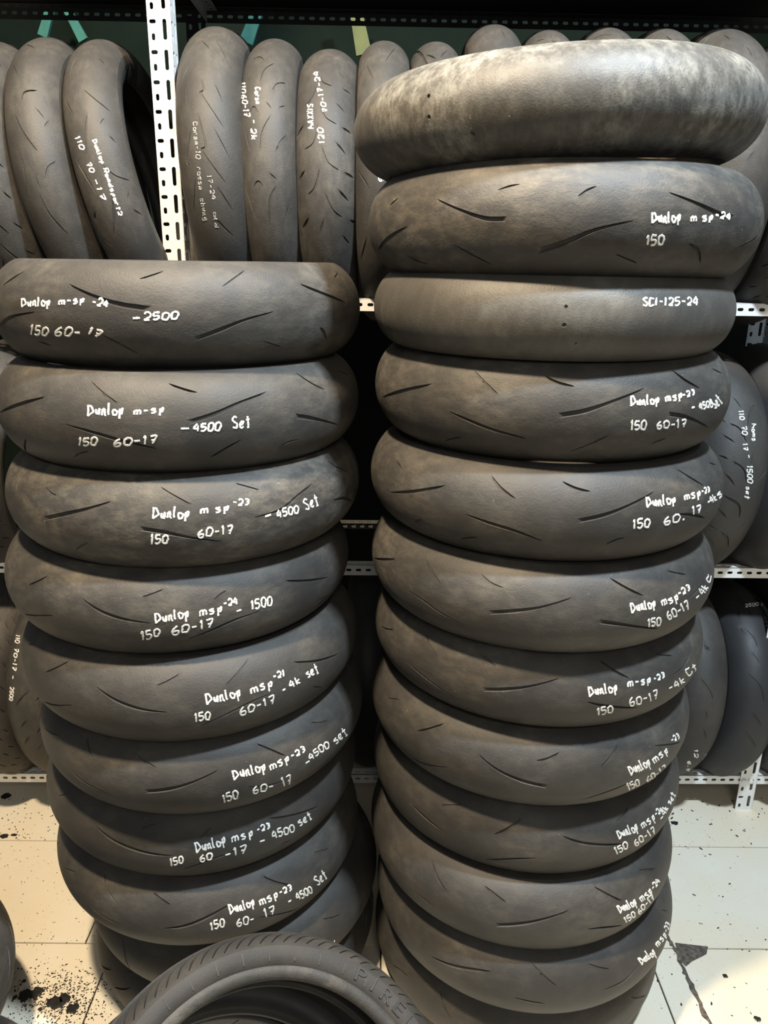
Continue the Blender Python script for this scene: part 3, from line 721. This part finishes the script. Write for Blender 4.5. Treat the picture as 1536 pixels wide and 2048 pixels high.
g_C = [((158,107),(145,130),(140,160),3),((117,170),(130,200),(148,232),3),((165,178),(190,200),(222,225),3),((175,224),(172,265),(174,310),3),((128,305),(130,280),(136,260),3),((150,315),(170,350),(195,390),3),((205,330),(230,352),(262,362),3),((217,270),(232,288),3),((183,455),(190,440),(190,423),4),((228,470),(228,430),(225,395),3),((265,418),(285,432),3),((255,405),(258,380),2),((210,478),(225,493),3),((195,115),(210,130),2),((200,250),(210,235),2)]
g_E = [((403,155),(408,180),(403,190),(450,260),3),((397,225),(412,290),(405,303),(455,370),3),((383,255),(374,320),(380,330),(362,395),3),((385,115),(365,160),(350,240),2),((372,170),(375,215),(352,270),2),((427,165),(445,205),2),((425,252),(460,320),3),((432,370),(468,425),3),((375,400),(368,490),3),((392,350),(388,430),2),((400,80),(420,100),2),((360,285),(353,330),2),((420,425),(470,475),3),((430,80),(455,125),2)]
g_F = [((505,120),(518,114),(528,120),2),((483,132),(493,145),(497,165),2),((520,165),(530,140),(550,126),3),((545,180),(555,168),(573,167),2),((500,225),(507,214),(517,225),3),((530,203),(543,218),2),((558,215),(572,213),2),((475,235),(490,260),(501,305),3),((543,228),(525,265),(521,305),3),((548,310),(560,285),(573,270),2),((507,375),(516,363),(527,375),3),((537,345),(555,362),3),((490,370),(515,445),3),((553,370),(540,400),(540,455),3),((486,352),(478,370),2),((565,455),(580,400),2)]
g_G = [((637,150),(645,165),(665,173),3),((675,143),(690,160),2),((635,170),(625,195),(610,213),3),((640,205),(650,235),(675,250),3),((685,178),(703,190),2),((670,205),(690,227),3),((585,235),(595,222),2),((593,275),(608,250),4),((637,245),(628,285),(608,300),3),((683,255),(703,270),5),((643,290),(655,325),(680,342),3),((670,283),(692,312),4),((583,320),(597,305),5),((598,362),(610,340),4),((640,335),(630,375),(615,390),3),((688,345),(708,358),5),((650,385),(665,420),(685,435),3),((675,378),(698,405),4),((590,408),(605,398),4),((605,458),(618,435),4),((648,435),(640,470),3),((700,440),(713,447),4),((685,470),(700,490),3),((605,140),(585,165),2)]
t_C = [('Dunlop',184,280,203,328,9),('Roadsport',207,338,234,420,8),('2',235,424,238,432,7),('110',150,276,162,300,9),('70',172,328,182,346,9),('-17',187,360,203,402,9)]
t_F = [('110',480,166,482,186,10),('60-17',483,191,489,234,10),('Corsa',510,175,512,208,10),('-',503,240,504,248,10),('2k',502,258,504,280,10)]
t_G = [('MAXXIS',627,257,625,208,11),('120',649,286,645,256,11),('70-17-24',655,224,636,142,9)]
f_E = [('Corsa-10 Grossa',386,244,398,380,9),('chung',400,398,408,442,9),('17-24',414,352,424,400,8),('old',426,425,430,456,8)]
stand('tire at the far left end of the upper shelf, mostly cut off', -34, 400, 2, w=.12, lean=7, pat='sport', group=UPG)
stand('tire with short curved grooves at the left end of the upper shelf', 74, 345, 2, R=.305, w=.115, lean=9, px_grooves=g_B, group=UPG)
stand('upper shelf tire just left of the white post, its dark opening showing', 186, 300, 2, R=.305, w=.118, lean=12, px_grooves=g_C, text=t_C, group=UPG)
stand('wide tire with zigzag grooves just right of the white post', 412, 290, 2, R=.316, w=.135, lean=4, px_grooves=g_E, faded=f_E, group=UPG)
stand('upper shelf tire painted 110 60-17 in white, with small chevron grooves', 528, 290, 2, R=.306, w=.115, lean=1, px_grooves=g_F, text=t_F, group=UPG)
stand('upper shelf tire painted MAXXIS, many dark slanted slots', 647, 290, 2, R=.298, w=.130, lean=.5, px_grooves=g_G, text=t_G, group=UPG, tint=.45)
stand('narrow upper shelf tire half hidden behind the tilted slick tire', 765, 290, 2, R=.306, w=.108, lean=0, px_grooves=[((718,122),(735,120),(733,133),(748,160),3),((770,125),(785,105),(790,97),3),((715,340),(728,360),(740,380),3),((738,420),(745,460),2),((722,520),(735,470),3)], text=[('6',757,355,760,365,9),('-',760,380,762,388,9)], group=UPG)
stand('upper shelf tire with thick wavy grooves above the left end of the slick', 879, 290, 2, R=.306, w=.108, px_grooves=[((822,118),(835,97),(850,110),(872,118),4),((822,132),(850,125),(868,128),4),((877,97),(890,84),3),((880,118),(898,100),(915,108),3),((840,85),(860,78),3),((900,84),(910,92),2)], group=UPG)
stand('smooth tire peeking highest behind the slick tire on the upper shelf', 1005, 290, 2, R=.322, w=.118, pat='slick', px_grooves=[((1000,60),(1010,75),2)], group=UPG)
stand('low upper shelf tire right of the smooth one, only its crown visible', 1125, 290, 2, R=.318, w=.105, px_grooves=[((1070,85),(1090,78),3),((1100,80),(1120,92),3)], group=UPG)
stand('upper shelf tire with cross grooves above the middle of the slick tire', 1257, 290, 2, R=.321, w=.115, px_grooves=[((1180,85),(1200,72),(1225,70),3),((1240,70),(1255,84),2),((1205,88),(1225,82),2)], group=UPG)
stand('upper shelf tire second from the right above the slick tire', 1382, 290, 2, R=.321, w=.11, px_grooves=[((1295,88),(1315,75),3),((1330,72),(1350,88),(1362,100),3)], group=UPG)
stand('large upper shelf tire above the right end of the slick tire', 1519, 290, 2, R=.322, w=.15, px_grooves=[((1405,90),(1420,72),3),((1445,70),(1460,80),3),((1455,100),(1470,118),3),((1425,110),(1438,104),3),((1490,90),(1505,115),3),((1490,330),(1510,300),3)], group=UPG)
stand('tire at the right edge of the upper shelf, beside the second stacked tire', 1668, 290, 2, R=.312, w=.13, pat='dash', group=UPG, tint=.1, mat=M_RUB)
MID = 'tires standing on the middle shelf'
stand('middle shelf tire at the far left edge, mostly hidden', -72, 960, 1, R=.300, w=.14, lean=-4, pat='dash', group=MID)
stand('middle shelf tire right of the stacks, painted 110 70-17 -1500 set', 1486, 930, 1, R=.297, w=.172, lean=-4, yaw=4, mat=M_RUB, tint=.1,
      px_grooves=[((1462,792),(1483,818),3),((1442,840),(1450,845),3),((1460,847),(1478,860),(1493,887),5),((1443,868),(1468,890),6),((1512,808),(1497,825),(1495,855),3),((1528,835),(1518,855),3),((1435,911),(1457,920),5),((1465,922),(1485,940),(1492,968),5),((1447,945),(1470,975),5),((1445,990),(1475,1010),(1478,1038),5),((1435,1016),(1453,1037),4),((1415,1049),(1432,1059),3),((1442,1063),(1453,1075),(1456,1095),4),((1418,1073),(1431,1094),3),((1513,962),(1533,940),2),((1472,1067),(1500,1035),(1525,1020),3),((1450,1110),(1485,1087),3),((1500,930),(1505,905),2)],
      text=[('110',1477,822,1480,840,9),('70',1483,853,1486,870,9),('17',1485,888,1488,902,9),('-',1494,910,1495,917,8),('1500',1494,932,1496,966,10),('set',1493,973,1490,996,9),('Moms',1503,848,1505,882,9)], group=MID)
stand('glossy black middle shelf tire at the right edge of the photo', 1640, 930, 1, R=.305, w=.17, lean=-3, yaw=0, pat='slick', px_grooves=[((1530,900),(1533,905),2)], mat=M_BLACK, tint=0, group=MID)
for k, (x, lab) in enumerate([(1340, 'middle shelf tire behind the right stack')]):
    stand(lab, x, 950, 1, R=.298, w=.13, pat='dash', group=MID, tint=.2, dY=.03)
LOW = 'tires standing on the bottom shelf'
stand('black bottom shelf tire added to darken the gap between the two stacks', 735, 1400, 0, R=.294, w=.125, pat='slick', group=LOW, tint=0, mat=M_BLACK, dY=.04)  # added black tire that keeps the gap between the stacks dark
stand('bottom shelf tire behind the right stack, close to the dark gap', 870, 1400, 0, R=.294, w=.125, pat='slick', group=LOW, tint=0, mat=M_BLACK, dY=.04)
stand('bottom shelf tire at the left edge, above the left floor corner', -40, 1400, 0, R=.294, w=.12, lean=-1, pat='dash', group=LOW)
stand('bottom shelf tire painted 110 70-17 beside the left stack', 62, 1400, 0, R=.292, w=.12, lean=5, pat='sport', yaw=-6,
      px_grooves=[((15,1475),(20,1455),(25,1438),4),((50,1325),(62,1300),4),((30,1415),(60,1380),4),((42,1457),(55,1440),4),((70,1405),(90,1385),4),((35,1500),(38,1515),3),((50,1490),(60,1470),4),((60,1530),(72,1515),3),((75,1470),(85,1450),4),((75,1500),(85,1488),3),((30,1290),(38,1270),3)],
      text=[('110',32,1270,30,1285,8),('70-17',30,1296,24,1340,7),('-',23,1350,22,1358,7),('2500',21,1374,18,1400,7)], group=LOW)
stand('bottom shelf tire leaning beside the right stack, nearest to it', 1318, 1380, 0, R=.294, w=.12, lean=-5, pat='sport', group=LOW, tint=.15,
      px_grooves=[((1362,1365),(1370,1380),3),((1372,1400),(1385,1412),3),((1365,1455),(1372,1470),3)])
stand('bottom shelf tire with small faint writing, left of the black one', 1428, 1380, 0, R=.294, w=.125, lean=-6, yaw=3, pat='sport', group=LOW, tint=.2,
      px_grooves=[((1405,1275),(1415,1310),3),((1400,1355),(1420,1385),(1425,1400),3),((1410,1420),(1413,1440),3),((1405,1455),(1412,1480),3),((1412,1290),(1420,1305),3)],
      text=[('12',1388,1500,1390,1516,7),('6.9',1376,1522,1374,1542,6)], faded=[('old set',1412,1508,1392,1538,7)])
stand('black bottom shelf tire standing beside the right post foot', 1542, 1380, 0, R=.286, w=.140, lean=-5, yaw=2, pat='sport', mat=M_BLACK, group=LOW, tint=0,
      px_grooves=[((1470,1190),(1490,1212),(1502,1232),3),((1478,1255),(1485,1262),3),((1485,1255),(1505,1275),(1514,1295),3),((1500,1300),(1518,1330),3),((1495,1345),(1520,1375),(1527,1405),3),((1500,1420),(1525,1455),3),((1490,1460),(1512,1495),3),((1470,1210),(1480,1240),3)],
      text=[('2500',1491,1214,1517,1211,6)])
stand('bottom shelf tire at the far right edge of the photo', 1668, 1380, 0, R=.298, w=.13, pat='dash', group=LOW, tint=.1)

# ---- stack and loose tyre at the lower left corner
tire('tire at the lower left corner, only its right edge in view', -.975, 1.02, .205, tint=.3, pat='sport', group='tires at the lower left corner')
tire('tire below the other one at the lower left corner', -.80, .80, .0745, tint=.2, pat='sport', group='tires at the lower left corner')

# ---- leaning tyre in front with slanted ribs and raised lettering
def rain(p, ce):
    g = []; n = 92; L_ = p.L
    for i in range(n):
        a = ce+math.pi+.05+(2*math.pi-.1)*(i+.5)/n
        for s in (-1, 1):
            T_ = lambda f: L_*(.5+s*f)
            b = a+(.5*2*math.pi/n if s > 0 else 0)
            g.append(([(b-.30, T_(.035)), (b-.15, T_(.16)), (b-.03, T_(.30)), (b+.04, T_(.46))], .0062, 2, .006))
    return g
FX = (-.141, .703, .315); AX = Vector((.30, -.52, .80)).normalized()
c2 = Vector(FX)-AX*.114+Vector((-.035, -.035, -.008))
tire('dark tire added behind the leaning front tire to darken its opening', c2.x, c2.y, c2.z, axis=AX, R=.283, w=.112, drop=.028, pat='dash', mat=M_BLACK, tint=.1)  # added tire: darkens the opening and props up the front tire
root, p, M = tire('rain tire leaning in front of the left stack, ribbed tread and raised PIRELLI lettering', *FX, axis=AX, R=.283, w=.112, drop=.026, rb=.2165,
                  extra=rain, tint=.25, group=None, nt_=26)
# bead ring
V, F = [], []
for i in range(NSEG):
    a = 2*math.pi*i/NSEG
    for k in range(9):
        b = math.pi*k/8; r = .2255-.0115*math.cos(b); z = p.hw-.011+.0085*math.sin(b)
        V.append((r*math.cos(a), r*math.sin(a), z))
for i in range(NSEG):
    for k in range(8): j = (i+1) % NSEG; F.append((i*9+k, i*9+k+1, j*9+k+1, j*9+k))
link('bead_ring', mesh('bead_ring', V, F, True), M_RUB, root)
# raised letters around the side
Mi = M.inverted()
def side_ang(px, py):
    d = (Mi.to_3x3() @ ray(px, py)); e = Mi @ EYE; t = (p.hw-e.z)/d.z; q = e+d*t; return math.atan2(q.y, q.x), math.hypot(q.x, q.y)
a0, r0 = side_ang(722, 1945); a1, r1 = side_ang(812, 2030)
sgn = 1 if ((a1-a0+math.pi) % (2*math.pi)-math.pi) > 0 else -1
step = abs((a1-a0+math.pi) % (2*math.pi)-math.pi)/3.6
def raised(txt, a, size, rmid, parent, thick=.002, name='raised_letter'):
    cu = bpy.data.curves.new('t', 'FONT'); cu.body = txt; cu.size = size; cu.align_x = 'CENTER'; cu.extrude = thick/2
    o = bpy.data.objects.new('t', cu); COL.objects.link(o)
    me = bpy.data.meshes.new_from_object(o.evaluated_get(bpy.context.evaluated_depsgraph_get())); bpy.data.objects.remove(o)
    h = size*.72
    for v in me.vertices:
        x, y, z = v.co; rr_ = rmid-h/2+y
        f = min(max((p.R-p.drop-rr_)/(p.R-p.drop-p.rb), 0), 1)
        zs = p.hw+.001 if f < .5 else p.hw+.001-(f-.5)*.024
        aa = a+sgn*x*1.35/rmid
        v.co = (rr_*math.cos(aa), rr_*math.sin(aa), zs+z+thick/2-.0003)
    return link(name, me, M_CAS, parent)
rm = (p.R-p.drop)*.5+.238*.5
for k, ch in enumerate('PIRELLI'):
    raised(ch, a0+sgn*step*k, .027, rm, root).color = (1, 1, 1, .3)
# thin mould lines across the side
V, F = [], []
for k in range(40):
    a = 2*math.pi*k/40+.03; c, s = math.cos(a), math.sin(a); t_ = Vector((-s, c, 0))*.0007
    q = [Vector((r*c, r*s, z+.0006)) for r, z in ((p.R-p.drop-.004, p.hw+.0006), (p.R-p.drop-(p.R-p.drop-p.rb)*.5, p.hw+.0008))]
    b = len(V); V += [q[0]+t_, q[0]-t_, q[1]-t_, q[1]+t_]; F.append((b, b+1, b+2, b+3))
link('mould_lines', mesh('mould_lines', V, F), M_CAS, root, kind='stuff')
